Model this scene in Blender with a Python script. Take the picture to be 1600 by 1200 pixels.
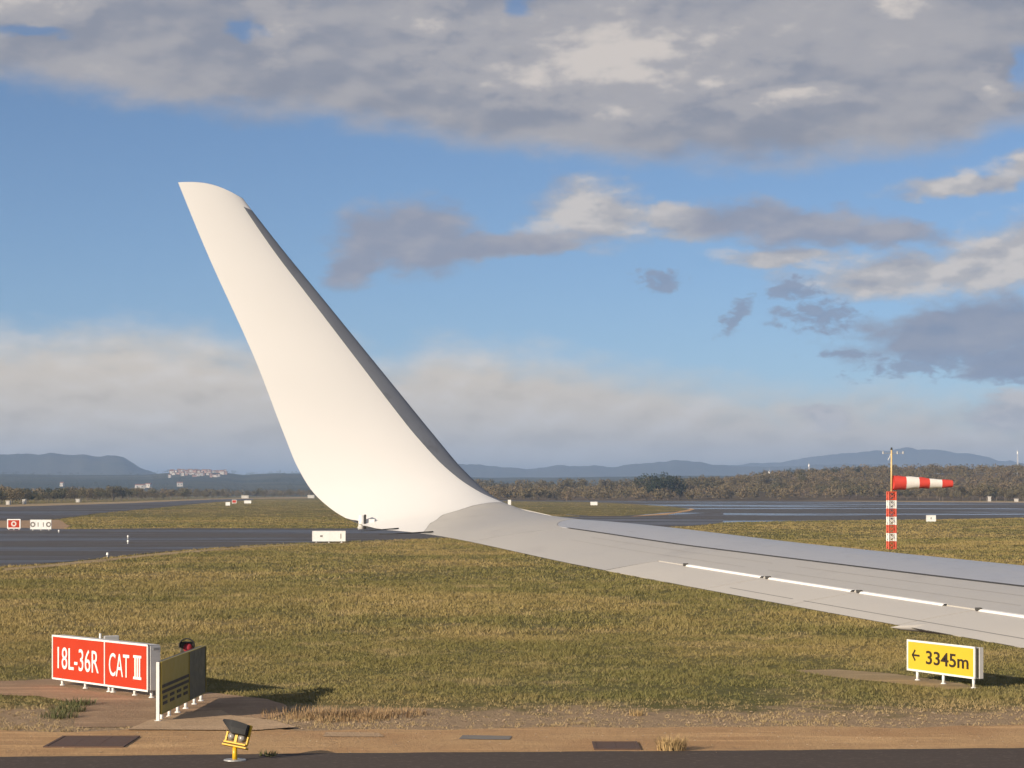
import bpy, math, random
import numpy as np
from mathutils import Vector, Matrix, noise as mnoise

random.seed(7); rng = np.random.default_rng(7)
for o in list(bpy.data.objects): bpy.data.objects.remove(o, do_unlink=True)
SC = bpy.context.scene; COL = SC.collection
R = math.radians

# ------------------------------------------------------------------ camera, sky, sun, exposure
EYE = 4.0                     # eye height in the cabin, metres
FP = 3450.0; HOR = 770.0      # focal length and horizon of the photograph (1600 wide)
cam = bpy.data.cameras.new('camera'); cam_o = bpy.data.objects.new('camera', cam); COL.objects.link(cam_o)
cam_o.location = (0, 0, EYE); cam_o.rotation_euler = (R(90), 0, 0)
cam.sensor_width = 36; cam.lens = FP / 1600 * 36; cam.shift_y = (HOR - 600) / 1600
cam.clip_start = 0.1; cam.clip_end = 60000
SC.camera = cam_o
EXPOSURE = 0.55
SUN_ELEV = 18.5; SUN_DIR = Vector((-0.74, -0.67, 0)).normalized()   # towards the sun: behind and left
SUN_VEC = Vector((SUN_DIR.x*math.cos(R(SUN_ELEV)), SUN_DIR.y*math.cos(R(SUN_ELEV)), math.sin(R(SUN_ELEV))))
SC.view_settings.view_transform = 'Standard'; SC.view_settings.look = 'None'
SC.view_settings.exposure = EXPOSURE; SC.view_settings.gamma = 1; SC.view_settings.use_curve_mapping = False
SC.render.engine = 'CYCLES'; SC.cycles.use_denoising = True; SC.cycles.max_bounces = 4; SC.cycles.diffuse_bounces = 2; SC.cycles.glossy_bounces = 2
SC.cycles.volume_bounces = 1; SC.cycles.use_adaptive_sampling = True; SC.cycles.adaptive_threshold = 0.02

def lin(r, g, b):
    f = lambda c: c/12.92 if c <= .04045 else ((c+.055)/1.055)**2.4
    return tuple(f(v/255) for v in (r, g, b))

class Nodes:
    """small helper that chains shader nodes"""
    def __init__(s, tree): s.t = tree; s.n = tree.nodes; s.l = tree.links
    def put(s, inp, v):
        if v is None: return
        if isinstance(v, bpy.types.NodeSocket): s.l.new(v, inp)
        elif isinstance(v, (tuple, list)) and len(v) == 3 and inp.type == 'RGBA': inp.default_value = (*v, 1)
        else: inp.default_value = v
    def m(s, op, a, b=None, c=None, clamp=False):
        n = s.n.new('ShaderNodeMath'); n.operation = op; n.use_clamp = clamp
        for i, v in enumerate((a, b, c)): s.put(n.inputs[i], v)
        return n.outputs[0]
    def ss(s, x, lo, hi, a=0., b=1.):
        n = s.n.new('ShaderNodeMapRange'); n.interpolation_type = 'SMOOTHSTEP'
        for i, v in enumerate((x, lo, hi, a, b)): s.put(n.inputs[i], v)
        return n.outputs[0]
    def xyz(s, x, y, z):
        n = s.n.new('ShaderNodeCombineXYZ')
        for i, v in enumerate((x, y, z)): s.put(n.inputs[i], v)
        return n.outputs[0]
    def sep(s, v):
        n = s.n.new('ShaderNodeSeparateXYZ'); s.l.new(v, n.inputs[0]); return n.outputs
    def noise(s, vec, scale, detail=5, rough=.55, col=False, dist=0.):
        n = s.n.new('ShaderNodeTexNoise'); s.put(n.inputs['Vector'], vec)
        n.inputs['Scale'].default_value = scale; n.inputs['Detail'].default_value = detail
        n.inputs['Roughness'].default_value = rough; n.inputs['Distortion'].default_value = dist
        return n.outputs['Color'] if col else n.outputs['Fac']
    def mix(s, f, a, b, kind='MIX'):
        n = s.n.new('ShaderNodeMix'); n.data_type = 'RGBA'; n.blend_type = kind
        s.put(n.inputs[0], f); s.put(n.inputs[6], a); s.put(n.inputs[7], b); return n.outputs[2]
    def curve(s, x, lo, hi, pts, scale):
        """piecewise curve: x in lo..hi, value pts[i][1] in 0..scale"""
        mr = s.m('DIVIDE', s.m('SUBTRACT', x, lo), hi-lo, clamp=True)
        n = s.n.new('ShaderNodeFloatCurve'); c = n.mapping.curves[0]
        P = [((a-lo)/(hi-lo), b/scale) for a, b in pts]
        while len(c.points) < len(P): c.points.new(.5, .5)
        for q, (a, b) in zip(c.points, P): q.location = (a, b)
        n.mapping.update(); s.put(n.inputs['Value'], mr)
        return s.m('MULTIPLY', n.outputs[0], scale)

world = bpy.data.worlds.new('World'); SC.world = world; world.use_nodes = True
def build_sky():
    t = world.node_tree; t.nodes.clear(); N = Nodes(t)
    out = t.nodes.new('ShaderNodeOutputWorld')
    sky = t.nodes.new('ShaderNodeTexSky'); sky.sky_type = 'NISHITA'; sky.sun_disc = False
    sky.sun_elevation = R(SUN_ELEV); sky.sun_rotation = math.atan2(SUN_DIR.x, SUN_DIR.y)
    sky.altitude = 3300; sky.air_density = 1.0; sky.dust_density = 0.0; sky.ozone_density = 3.5
    bg = t.nodes.new('ShaderNodeBackground'); bg.inputs[1].default_value = 0.067
    t.links.new(sky.outputs[0], bg.inputs[0])
    d = t.nodes.new('ShaderNodeTexCoord').outputs['Generated']
    x, y, z = N.sep(d)
    az = N.m('MULTIPLY', N.m('ARCTAN2', x, y), 180/math.pi)
    el = N.m('MULTIPLY', N.m('ARCSINE', z), 180/math.pi)
    u = N.m('MULTIPLY_ADD', az, .602, 8.0)          # bearing, 1.66 degrees a unit
    v = N.m('MULTIPLY_ADD', el, -.602, 7.7)         # height above the horizon runs down from 7.7
    P = N.xyz(u, N.m('MULTIPLY', v, 2.0), 0.)
    wr, wg, _ = N.sep(N.noise(P, .9, 4, .55, col=True))
    uw = N.m('MULTIPLY_ADD', N.m('SUBTRACT', wr, .5), 1.1, u)
    vw = N.m('MULTIPLY_ADD', N.m('SUBTRACT', wg, .5), .62, v)
    fine = N.m('SUBTRACT', N.noise(P, 1.7, 6, .58), .5)
    big = N.m('SUBTRACT', N.noise(N.xyz(u, N.m('MULTIPLY', v, 2.4), 3.7), .36, 4, .5), .5)
    # relief: the same billows sampled a little towards the sun
    P2 = N.xyz(N.m('ADD', u, -.14), N.m('MULTIPLY', N.m('ADD', v, -.16), 2.0), 0.)
    relief = N.m('SUBTRACT', N.noise(P, .85, 5, .48), N.noise(P2, .85, 5, .48))
    def blobs(lst):
        acc = None
        for cx, cy, rx, ry, tilt in lst:
            dx = N.m('SUBTRACT', uw, cx); dy = N.m('SUBTRACT', vw, cy)
            if tilt: dy = N.m('MULTIPLY_ADD', dx, -tilt, dy)
            a = N.m('DIVIDE', dx, rx); b = N.m('DIVIDE', dy, ry)
            e = N.m('SUBTRACT', 1., N.m('SQRT', N.m('MULTIPLY_ADD', a, a, N.m('MULTIPLY', b, b))))
            acc = e if acc is None else N.m('MAXIMUM', acc, e)
        return acc
    def shade(f, lo, mid, hi):
        r = t.nodes.new('ShaderNodeValToRGB'); cr = r.color_ramp; cr.interpolation = 'EASE'
        k = 2**-EXPOSURE
        cr.elements[0].position = 0.; cr.elements[0].color = (*[c*k for c in lin(*lo)], 1)
        cr.elements[1].position = 1.; cr.elements[1].color = (*[c*k for c in lin(*hi)], 1)
        e = cr.elements.new(.5); e.color = (*[c*k for c in lin(*mid)], 1)
        N.put(r.inputs[0], f); return r.outputs[0]
    sh = None
    def layer(prev, mask, col):
        b = t.nodes.new('ShaderNodeBackground'); N.put(b.inputs[0], col)
        mx = t.nodes.new('ShaderNodeMixShader'); N.put(mx.inputs[0], mask)
        t.links.new(prev, mx.inputs[1]); t.links.new(b.outputs[0], mx.inputs[2]); return mx.outputs[0]
    # low bank along the horizon
    top = N.curve(u, -2, 18, [(-2, 5.2), (0, 5.0), (1, 4.9), (3, 4.9), (4, 5.15), (5.4, 5.0), (6, 5.3), (7, 5.1), (8.5, 5.25), (10, 5.55), (12, 5.85), (14, 5.95), (16, 6.0), (18, 5.8)], 10)
    dens = N.m('ADD', N.m('SUBTRACT', vw, top), N.m('MULTIPLY', fine, .5))
    mk = N.m('MULTIPLY', N.ss(dens, -.05, .9), .95)
    f = N.m('ADD', N.m('MULTIPLY_ADD', relief, 2.4, .58), N.m('MULTIPLY', N.m('SUBTRACT', 6.0, v), .2), clamp=True)
    f = N.m('MULTIPLY_ADD', big, .5, f, clamp=True)
    bank = N.mix(N.ss(v, 7.0, 7.5), shade(f, (214, 196, 170), (230, 213, 189), (238, 224, 206)), tuple(c*2**-EXPOSURE for c in lin(134, 148, 166)))
    sh = layer(bg.outputs[0], mk, bank)
    # pale cumulus
    wl = [(9.3, 3.4, 1.15, .62, 0), (10.7, 3.5, 1.1, .3, .02), (8.3, 3.85, 1.4, .22, -.12), (15.0, 2.98, 1.5, .2, -.08), (16.2, 2.8, 1.1, .3, 0),
          (14.3, 4.4, 2.4, .42, 0), (16.0, 4.05, 1.9, .7, -.1), (12.2, 4.05, 1.2, .22, .05), (12.9, 6.6, .5, .22, 0), (15.7, 6.45, .9, .3, -.1),
          (24, 4.4, 3.2, .8, 0), (30, 3.2, 4, 1.1, 0), (-7, 4.2, 3.5, .8, 0), (-14, 3.3, 4, 1.0, 0)]
    e = blobs(wl)
    mk = N.m('MULTIPLY', N.ss(N.m('MULTIPLY_ADD', fine, .9, e), -.10, .58), .95)
    f = N.m('ADD', N.m('MULTIPLY_ADD', relief, 3.2, .40), N.m('MULTIPLY', e, .50))
    f = N.m('MULTIPLY_ADD', fine, .55, f, clamp=True)
    sh = layer(sh, mk, shade(f, (160, 160, 168), (184, 180, 180), (212, 204, 197)))
    # grey cloud
    dl = [(6.35, 3.75, 1.35, .62, 0), (5.6, 4.15, .6, .35, -.4), (7.7, 3.86, 1.6, .26, -.05), (12.3, 3.55, 1.9, .38, .08), (13.8, 3.75, 1.0, .26, 0), (15.0, 5.25, 2.0, .55, -.1), (15.8, 5.7, .9, .42, 0), (17.4, 5.1, 2.0, .7, 0), 
          (-5, 2.9, 2.5, .6, 0), (21, 2.6, 2.6, .5, 0)]
    e = blobs(dl)
    mk = N.m('MULTIPLY', N.ss(N.m('MULTIPLY_ADD', fine, 1.0, e), -.16, .48), .95)
    f = N.m('ADD', N.m('MULTIPLY_ADD', relief, 1.6, .42), N.m('MULTIPLY', N.m('SUBTRACT', 5.0, v), .16), clamp=True)
    sh = layer(sh, mk, shade(f, (122, 135, 161), (144, 149, 166), (170, 168, 175)))
    # torn wisps
    torn = N.m('SUBTRACT', N.noise(P, 3.6, 6, .62, dist=.4), .5)
    e = blobs([(11.5, 5.0, .5, .26, -.7), (12.75, 5.0, .85, .36, 0), (10.35, 4.45, .5, .26, 0), (14.6, 5.75, 1.5, .3, -.15), (13.2, 5.6, .6, .12, 0), (12.4, 4.6, .5, .3, 0), (15.8, 5.9, .9, .3, 0)])
    sh = layer(sh, N.m('MULTIPLY', N.ss(N.m('MULTIPLY_ADD', torn, 2.4, e), .1, .75), .85), shade(N.m('MULTIPLY_ADD', torn, 1., .35, clamp=True), (116, 133, 163), (136, 148, 172), (160, 164, 178)))
    # the broad deck overhead
    edge = N.curve(u, -4, 20, [(-4, 1.0), (0, 1.5), (1.5, 1.75), (3, 1.92), (5.5, 2.02), (7, 2.28), (8.5, 2.52), (11, 2.66), (13.5, 2.62), (14.9, 2.55), (15.6, 2.2), (16.5, 2.1), (20, 1.6)], 10)
    dens = N.m('ADD', N.m('SUBTRACT', edge, vw), N.m('MULTIPLY', fine, .35))
    mk = N.ss(dens, -.2, .42)
    holes = blobs([(8.1, .15, .3, .28, 0), (6.65, .0, .4, .14, 0), (3.85, .55, .38, .2, 0), (.55, .75, .7, .14, 0), (15.9, 1.3, .3, .5, 0)])
    mk = N.m('MULTIPLY', mk, N.ss(N.m('MULTIPLY_ADD', fine, .8, holes), .0, .7, 1., .25))
    gap = N.m('MULTIPLY', N.ss(N.noise(N.xyz(u, v, 9.1), .16, 5, .5), .40, .56), .95)      # the deck breaks up overhead
    mk = N.m('MULTIPLY', mk, N.m('ADD', gap, N.ss(v, -6., -.5), clamp=True))
    lit = blobs([(9.4, 1.1, 3.0, .85, .04), (11.0, 1.45, .9, .22, 0), (12.3, 1.65, 1.3, .18, 0), (4.35, .5, .42, .75, 0), (6.7, .5, .5, .5, 0), (.3, .3, 1.3, .5, 0), (14.0, .2, .35, .3, 0), (15.4, 1.5, .3, .4, 0)])
    f = N.m('ADD', N.m('MULTIPLY_ADD', relief, 1.1, .34), N.m('MULTIPLY', N.m('MAXIMUM', N.m('MULTIPLY_ADD', fine, 1.3, lit), -.1), .55))
    f = N.m('ADD', f, N.m('MULTIPLY', big, 1.3))
    f = N.m('ADD', f, N.ss(dens, .55, -.1, 0., .16), clamp=True)
    sh = layer(sh, mk, shade(f, (140, 144, 157), (169, 167, 171), (212, 203, 196)))
    t.links.new(sh, out.inputs[0])
    world.cycles.sampling_method = 'MANUAL'; world.cycles.sample_map_resolution = 256
build_sky()

sun = bpy.data.lights.new('sun', 'SUN'); sun.energy = 4.6; sun.angle = R(.53); sun.color = (1., .86, .68)
sun_o = bpy.data.objects.new('sun', sun); COL.objects.link(sun_o)
sun_o.rotation_euler = SUN_VEC.to_track_quat('Z', 'Y').to_euler()

# ------------------------------------------------------------------ helpers
def g(px, py):
    """ground point of the survey (flat airfield) from bearing and depression"""
    d = EYE*FP/(py-HOR); return ((px-800)/FP*d, d)

class MB:
    def __init__(s): s.v = []; s.f = []
    def add(s, V, Fc):
        k = len(s.v); s.v += [tuple(p) for p in V]; s.f += [tuple(i+k for i in q) for q in Fc]; return s
    def box(s, c, d, rot=None, taper=1.):
        V = []
        for z in (-1, 1):
            for x, y in ((-1, -1), (1, -1), (1, 1), (-1, 1)):
                k = taper if z > 0 else 1.
                p = Vector((x*d[0]/2*k, y*d[1]/2*k, z*d[2]/2))
                if rot is not None: p = rot @ p
                V.append(p+Vector(c))
        return s.add(V, [(3, 2, 1, 0), (4, 5, 6, 7), (0, 1, 5, 4), (1, 2, 6, 5), (2, 3, 7, 6), (3, 0, 4, 7)])
    def tube(s, a, b, r0, r1=None, n=8, cap=True):
        a = Vector(a); b = Vector(b); r1 = r0 if r1 is None else r1
        w = (b-a).normalized(); h = Vector((0, 0, 1)) if abs(w.z) < .9 else Vector((1, 0, 0))
        e1 = w.cross(h).normalized(); e2 = w.cross(e1); V = []
        for p, r in ((a, r0), (b, r1)):
            for i in range(n):
                t = 2*math.pi*i/n; V.append(p+e1*math.cos(t)*r+e2*math.sin(t)*r)
        Fc = [(i, i+n, (i+1) % n+n, (i+1) % n) for i in range(n)]
        if cap: Fc += [tuple(range(n)), tuple(range(2*n-1, n-1, -1))]
        return s.add(V, Fc)
    def grid(s, P):
        n = len(P[0]); V = [p for r in P for p in r]
        return s.add(V, [(i*n+j, i*n+j+1, (i+1)*n+j+1, (i+1)*n+j) for i in range(len(P)-1) for j in range(n-1)])
    def mesh(s, name, mat, smooth=False):
        me = bpy.data.meshes.new(name); me.from_pydata(s.v, [], s.f); me.materials.append(mat)
        if smooth: me.polygons.foreach_set('use_smooth', [True]*len(me.polygons))
        me.update(); return me
    def build(s, name, mat, parent=None, smooth=False, bevel=0.):
        o = bpy.data.objects.new(name, s.mesh(name, mat, smooth)); COL.objects.link(o); o.parent = parent
        if bevel:
            b = o.modifiers.new('bevel', 'BEVEL'); b.width = bevel; b.segments = 2
        return o

def tag(o, label=None, cat=None, group=None, kind=None):
    for k, v in (('label', label), ('category', cat), ('group', group), ('kind', kind)):
        if v: o[k] = v
    return o
def thing(name, label, cat, loc=(0, 0, 0), rz=0., group=None):
    o = bpy.data.objects.new(name, None); COL.objects.link(o); o.location = loc; o.rotation_euler = (0, 0, rz)
    o.empty_display_size = .2
    return tag(o, label, cat, group)
def child(name, me, parent):
    o = bpy.data.objects.new(name, me); COL.objects.link(o); o.parent = parent; return o

def pbr(name, base, rough=.6, metal=0., vary=.12, scale=6., bump=0., bscale=40., dirt=None, dirt_amt=.35, spec=.5, coat=0.):
    """plain paint, metal or plastic with slight colour variation, grime and fine relief"""
    m = bpy.data.materials.new(name); m.use_nodes = True; N = Nodes(m.node_tree)
    b = m.node_tree.nodes['Principled BSDF']
    co = m.node_tree.nodes.new('ShaderNodeTexCoord').outputs['Object']
    n1 = N.noise(co, scale, 5, .6)
    c = N.mix(n1, tuple(v*(1-vary) for v in base), tuple(min(1, v*(1+vary)) for v in base))
    if dirt:
        c = N.mix(N.m('MULTIPLY', N.ss(N.noise(co, scale*1.7, 6, .7), .52, .75), dirt_amt), c, dirt)
    N.put(b.inputs['Base Color'], c); b.inputs['Metallic'].default_value = metal
    N.put(b.inputs['Roughness'], N.ss(n1, .2, .8, max(.02, rough-.08), min(1, rough+.08)))
    b.inputs['Specular IOR Level'].default_value = spec; b.inputs['Coat Weight'].default_value = coat
    if bump:
        bn = m.node_tree.nodes.new('ShaderNodeBump'); bn.inputs['Strength'].default_value = bump; bn.inputs['Distance'].default_value = .02
        N.put(bn.inputs['Height'], N.noise(co, bscale, 4, .6)); m.node_tree.links.new(bn.outputs[0], b.inputs['Normal'])
    return m

def wpos(N): return N.n.new('ShaderNodeNewGeometry').outputs['Position']

GREEN = (.185, .165, .054); OLIVE = (.315, .24, .092); STRAW = (.45, .335, .17); SOIL = (.25, .155, .085)
def turf_colour(N, p):
    """patches of greener, olive and straw-coloured turf, bare soil near the taxiway edge"""
    x, y, z = N.sep(p); q = N.xyz(x, N.m('MULTIPLY', y, .8), 0.)
    a = N.noise(q, .085, 4, .6); b = N.noise(q, .42, 5, .65); c = N.noise(q, 2.4, 4, .7); far = N.noise(q, .018, 4, .6)
    col = N.mix(N.ss(N.m('MULTIPLY_ADD', far, .5, N.m('MULTIPLY', a, .6)), .46, .60), OLIVE, GREEN)
    run = N.m('MULTIPLY', N.ss(N.m('ADD', y, N.m('MULTIPLY', N.m('SUBTRACT', a, .5), 14.)), 54., 46.), N.ss(b, .30, .52))
    col = N.mix(N.m('MULTIPLY', run, .6), col, (.15, .15, .05))
    col = N.mix(N.m('MULTIPLY', N.ss(b, .5, .72), .65), col, STRAW)
    col = N.mix(N.m('MULTIPLY', N.ss(c, .45, .75), .35), col, (.12, .105, .045))
    return col, x, y, a, b, c

def mat_ground():
    m = bpy.data.materials.new('turf'); m.use_nodes = True; N = Nodes(m.node_tree); B = m.node_tree.nodes['Principled BSDF']
    p = wpos(N); col, x, y, a, b, c = turf_colour(N, p)
    fine = N.noise(p, 9., 5, .7)
    col = N.mix(N.ss(fine, .3, .75), N.mix(1., col, (.62, .6, .6), 'MULTIPLY'), col)
    edge = N.m('ADD', N.m('MULTIPLY_ADD', x, .02, 42.0), N.m('MULTIPLY', N.m('SUBTRACT', b, .5), 7.))
    s = N.ss(N.m('ADD', y, N.m('MULTIPLY', N.m('SUBTRACT', c, .5), 4.)), edge, N.m('ADD', edge, -2.6))
    soil = N.mix(N.noise(p, 3.1, 6, .75), (.27, .185, .11), (.50, .355, .225))
    col = N.mix(N.m('MULTIPLY', s, .9), col, soil)
    far = N.ss(y, 1800., 3500.)
    fld = N.mix(N.ss(N.noise(p, .0022, 5, .6), .42, .6), (.05, .06, .03), (.16, .13, .08))
    col = N.mix(far, col, fld)
    N.put(B.inputs['Base Color'], col); B.inputs['Roughness'].default_value = .95; B.inputs['Specular IOR Level'].default_value = .15
    bn = m.node_tree.nodes.new('ShaderNodeBump'); bn.inputs['Strength'].default_value = .9; bn.inputs['Distance'].default_value = .07
    N.put(bn.inputs['Height'], N.m('ADD', N.m('MULTIPLY', c, 1.2), fine)); m.node_tree.links.new(bn.outputs[0], B.inputs['Normal'])
    return m
def mat_blades():
    m = bpy.data.materials.new('grass_blades'); m.use_nodes = True; N = Nodes(m.node_tree); B = m.node_tree.nodes['Principled BSDF']
    p = wpos(N); col, x, y, a, b, c = turf_colour(N, p)
    col = N.mix(N.m('MULTIPLY', N.ss(N.noise(p, 14., 2, .5), .5, .7), .45), col, (.44, .33, .16))
    col = N.mix(N.ss(N.m('ADD', y, N.m('MULTIPLY', b, 4.)), 45.2, 42.2, 0., .7), col, (.43, .31, .17))
    N.put(B.inputs['Base Color'], col); B.inputs['Roughness'].default_value = .8; B.inputs['Specular IOR Level'].default_value = .2
    return m
def mat_asphalt(name, base, wet=0., warm=.0, sx=.02, sy=.06):
    m = bpy.data.materials.new(name); m.use_nodes = True; N = Nodes(m.node_tree); B = m.node_tree.nodes['Principled BSDF']
    p = wpos(N); x, y, z = N.sep(p); q = N.xyz(N.m('MULTIPLY', x, sx), N.m('MULTIPLY', y, sy), 0.)
    a = N.noise(q, 1., 6, .65); f = N.noise(p, 11., 5, .7); l = N.noise(p, .5, 5, .65)
    col = N.mix(a, tuple(v*.7 for v in base), tuple(v*1.35 for v in base))
    col = N.mix(N.m('MULTIPLY', N.ss(f, .5, .7), .7), col, tuple(v*1.9+.012 for v in base))
    col = N.mix(N.m('MULTIPLY', N.ss(l, .55, .75), .4), col, (base[0]*1.7, base[1]*1.5, base[2]*1.3))
    N.put(B.inputs['Base Color'], col)
    N.put(B.inputs['Roughness'], N.ss(N.noise(N.xyz(N.m('MULTIPLY', x, sx*1.6), N.m('MULTIPLY', y, sy*1.3), 4.), 1., 5, .6), .46, .58, .9, .9-.95*wet))
    B.inputs['Specular IOR Level'].default_value = .35+.25*wet
    bn = m.node_tree.nodes.new('ShaderNodeBump'); bn.inputs['Strength'].default_value = .35*(1-1.2*wet); bn.inputs['Distance'].default_value = .01
    N.put(bn.inputs['Height'], f); m.node_tree.links.new(bn.outputs[0], B.inputs['Normal'])
    return m
def mat_earth(name, c0, c1, c2, scale=1.):
    m = bpy.data.materials.new(name); m.use_nodes = True; N = Nodes(m.node_tree); B = m.node_tree.nodes['Principled BSDF']
    p = wpos(N); a = N.noise(p, .35*scale, 6, .65); b = N.noise(p, 1.9*scale, 6, .7); c = N.noise(p, 17., 4, .7)
    x, y, z = N.sep(p); st = N.noise(N.xyz(N.m('MULTIPLY', x, .25), N.m('MULTIPLY', y, 1.6), 2.), 1.2, 5, .65)
    col = N.mix(N.ss(a, .35, .65), c0, c1); col = N.mix(N.m('MULTIPLY', N.ss(b, .5, .72), .7), col, c2)
    col = N.mix(N.m('MULTIPLY', N.ss(st, .5, .66), .75), col, tuple(v*1.3 for v in c1))
    col = N.mix(N.m('MULTIPLY', N.ss(c, .52, .7), .5), col, tuple(v*.5 for v in c0))
    N.put(B.inputs['Base Color'], col); B.inputs['Roughness'].default_value = .93; B.inputs['Specular IOR Level'].default_value = .2
    bn = m.node_tree.nodes.new('ShaderNodeBump'); bn.inputs['Strength'].default_value = .7; bn.inputs['Distance'].default_value = .035
    N.put(bn.inputs['Height'], N.m('ADD', b, c)); m.node_tree.links.new(bn.outputs[0], B.inputs['Normal'])
    return m
def mat_foliage(name, c0, c1, c2, per_object=True, scale=.05):
    m = bpy.data.materials.new(name); m.use_nodes = True; N = Nodes(m.node_tree); B = m.node_tree.nodes['Principled BSDF']
    p = wpos(N)
    r = N.n.new('ShaderNodeObjectInfo').outputs['Random'] if per_object else N.ss(N.noise(p, scale, 3, .6), .3, .7)
    col = N.mix(r, c0, c1); col = N.mix(N.m('MULTIPLY', N.ss(N.noise(p, .5, 3, .6), .45, .7), .6), col, c2)
    N.put(B.inputs['Base Color'], col); B.inputs['Roughness'].default_value = .85; B.inputs['Specular IOR Level'].default_value = .15
    return m
def mat_hills(name, c0, c1, c2, scale):
    m = bpy.data.materials.new(name); m.use_nodes = True; N = Nodes(m.node_tree); B = m.node_tree.nodes['Principled BSDF']
    p = wpos(N); a = N.noise(p, scale, 6, .65); b = N.noise(p, scale*5, 6, .7)
    col = N.mix(N.ss(a, .4, .6), c0, c1); col = N.mix(N.m('MULTIPLY', N.ss(b, .5, .66), .75), col, c2)
    N.put(B.inputs['Base Color'], col); B.inputs['Roughness'].default_value = .95; B.inputs['Specular IOR Level'].default_value = .05
    return m

# ------------------------------------------------------------------ the setting
M_turf = mat_ground(); M_blades = mat_blades()
M_near = mat_asphalt('apron_asphalt', (.066, .047, .035))
M_wet = mat_asphalt('wet_asphalt', (.066, .058, .054), wet=.5, sx=.009, sy=.06)
M_run = mat_asphalt('runway_asphalt', (.060, .052, .048), wet=.5, sx=.008, sy=.018); M_sheen = mat_asphalt('wet_runway', (.062, .056, .053), wet=.75, sx=.006, sy=.012)
M_should = mat_earth('sandy_shoulder', (.45, .265, .125), (.53, .335, .165), (.37, .225, .115))
M_pad = mat_earth('trodden_earth', (.33, .215, .13), (.40, .265, .16), (.46, .325, .205))
M_slab = mat_earth('pale_concrete', (.47, .32, .19), (.53, .37, .225), (.38, .255, .15))
M_verge = mat_earth('dry_verge', (.34, .245, .13), (.40, .29, .16), (.24, .19, .09), .2)

def ground_sheet():
    S = 14000.
    xs = [-S, -6000, -1500, -300, -60, 60, 300, 1500, 6000, S]; ys = [-S, -3000, -300, 0, 30, 150, 600, 2000, 6000, S]
    b = MB(); b.grid([[(x, y, 0.) for x in xs] for y in ys][::1]); b.f = [q for q in b.f]
    return tag(b.build('ground', M_turf), kind='structure')
ground_sheet()

def densify(P, step, amp, seed):
    out = []
    for i in range(len(P)):
        a = Vector(P[i]).to_2d(); b = Vector(P[(i+1) % len(P)]).to_2d(); L = (b-a).length
        n = max(1, min(400, int(L/step)))
        for k in range(n):
            p = a.lerp(b, k/n); d = (b-a).normalized() if L else Vector((1, 0)); nn = Vector((-d.y, d.x))
            j = amp*(mnoise.noise(Vector((p.x/step/3, p.y/step/3, seed)))+.6*mnoise.noise(Vector((p.x/step, p.y/step, seed+5))))
            out.append(p+nn*j*(1 if L > step else 0))
    return out
SHEETS = []
def sheet(name, pix, z, mat, step=.6, amp=.05, extra=None, seed=1., px=True):
    from mathutils.geometry import tessellate_polygon
    P = [g(*p) for p in pix] if px else list(pix)
    if extra: P += extra
    if name not in ('slab',): SHEETS.append((name, [tuple(p) for p in P]))
    Q = densify(P, step, amp, seed); V = [Vector((p.x, p.y, z)) for p in Q]
    T = tessellate_polygon([V]); b = MB(); b.v = [tuple(p) for p in V]
    for t in T:
        a, c, d = (V[i] for i in t)
        b.f.append(t if (c-a).cross(d-a).z > 0 else t[::-1])
    o = b.build(name, mat); tag(o, kind='structure'); return o

EDGE = [(-150, 1189), (0, 1186), (300, 1182), (600, 1179), (1100, 1176), (1600, 1171.5), (1800, 1169.5)]
near_far = [(30, 5), (30, -25), (-30, -25), (-30, 5)]
sheet('taxiway', EDGE, .030, M_near, .25, .055, extra=near_far, seed=2)
sheet('shoulder', [(1850, 1200), (-200, 1215), (-200, 1141), (0, 1143), (110, 1146), (220, 1141), (330, 1133), (460, 1143), (560, 1141), (700, 1142), (860, 1137), (1000, 1139), (1250, 1136), (1420, 1139), (1600, 1134), (1850, 1134)], .018, M_should, .3, .12, seed=3)
# reddish trodden earth round the mandatory sign and the sign at right angles to it
sheet('path', [(-150, 1067), (40, 1064), (100, 1060), (180, 1071), (262, 1082), (330, 1083), (420, 1093), (455, 1108), (430, 1122), (330, 1130), (250, 1136), (120, 1137), (112, 1124), (135, 1110), (105, 1096), (60, 1088), (-150, 1084)], .010, M_pad, .3, .10, seed=4)
sheet('path', [(1235, 1048), (1310, 1046), (1400, 1054), (1500, 1068), (1535, 1076), (1480, 1078), (1400, 1068), (1330, 1062)], .010, M_verge, .3, .10, seed=5)
sheet('footing', [(196, 1143), (236, 1128), (290, 1116), (345, 1112), (360, 1120), (430, 1129), (462, 1139), (400, 1144)], .036, M_slab, .3, .03, seed=6)
# middle taxiway, far pavements and the grass islands between them
sheet('taxiway', [(-250, 902), (0, 886), (60, 882), (110, 878), (170, 871), (240, 864), (300, 859), (400, 852), (500, 848), (640, 843), (760, 837), (900, 831), (1080, 822), (1130, 817), (1130, 800), (1040, 805), (985, 807), (930, 807), (850, 808), (760, 814), (640, 822), (540, 826), (300, 825.5), (100, 827), (40, 825), (-250, 824)], .020, M_wet, 4., .35, seed=7)
sheet('taxiway', [(-300, 797), (0, 792.3), (200, 786.4), (330, 780.6), (395, 779.2), (397, 781), (330, 785), (250, 793), (150, 802.5), (95, 810.5), (60, 813), (-300, 816)], .024, M_run, 6., .5, seed=8)
sheet('runway', [(700, 778.3), (1000, 781.2), (1300, 783.3), (1800, 787.2), (1800, 805), (1600, 809), (1450, 812), (1300, 813), (1150, 816), (1070, 820), (985, 817), (900, 806), (820, 795), (740, 788), (690, 785)], .014, M_sheen, 6., .5, seed=9)
sheet('verge', [(690, 777.2), (1000, 779.6), (1300, 781.2), (1800, 784.5), (1800, 787.4), (1300, 783.5), (1000, 781.4), (690, 778.5)], .008, M_verge, 6., .5, seed=10)
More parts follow.
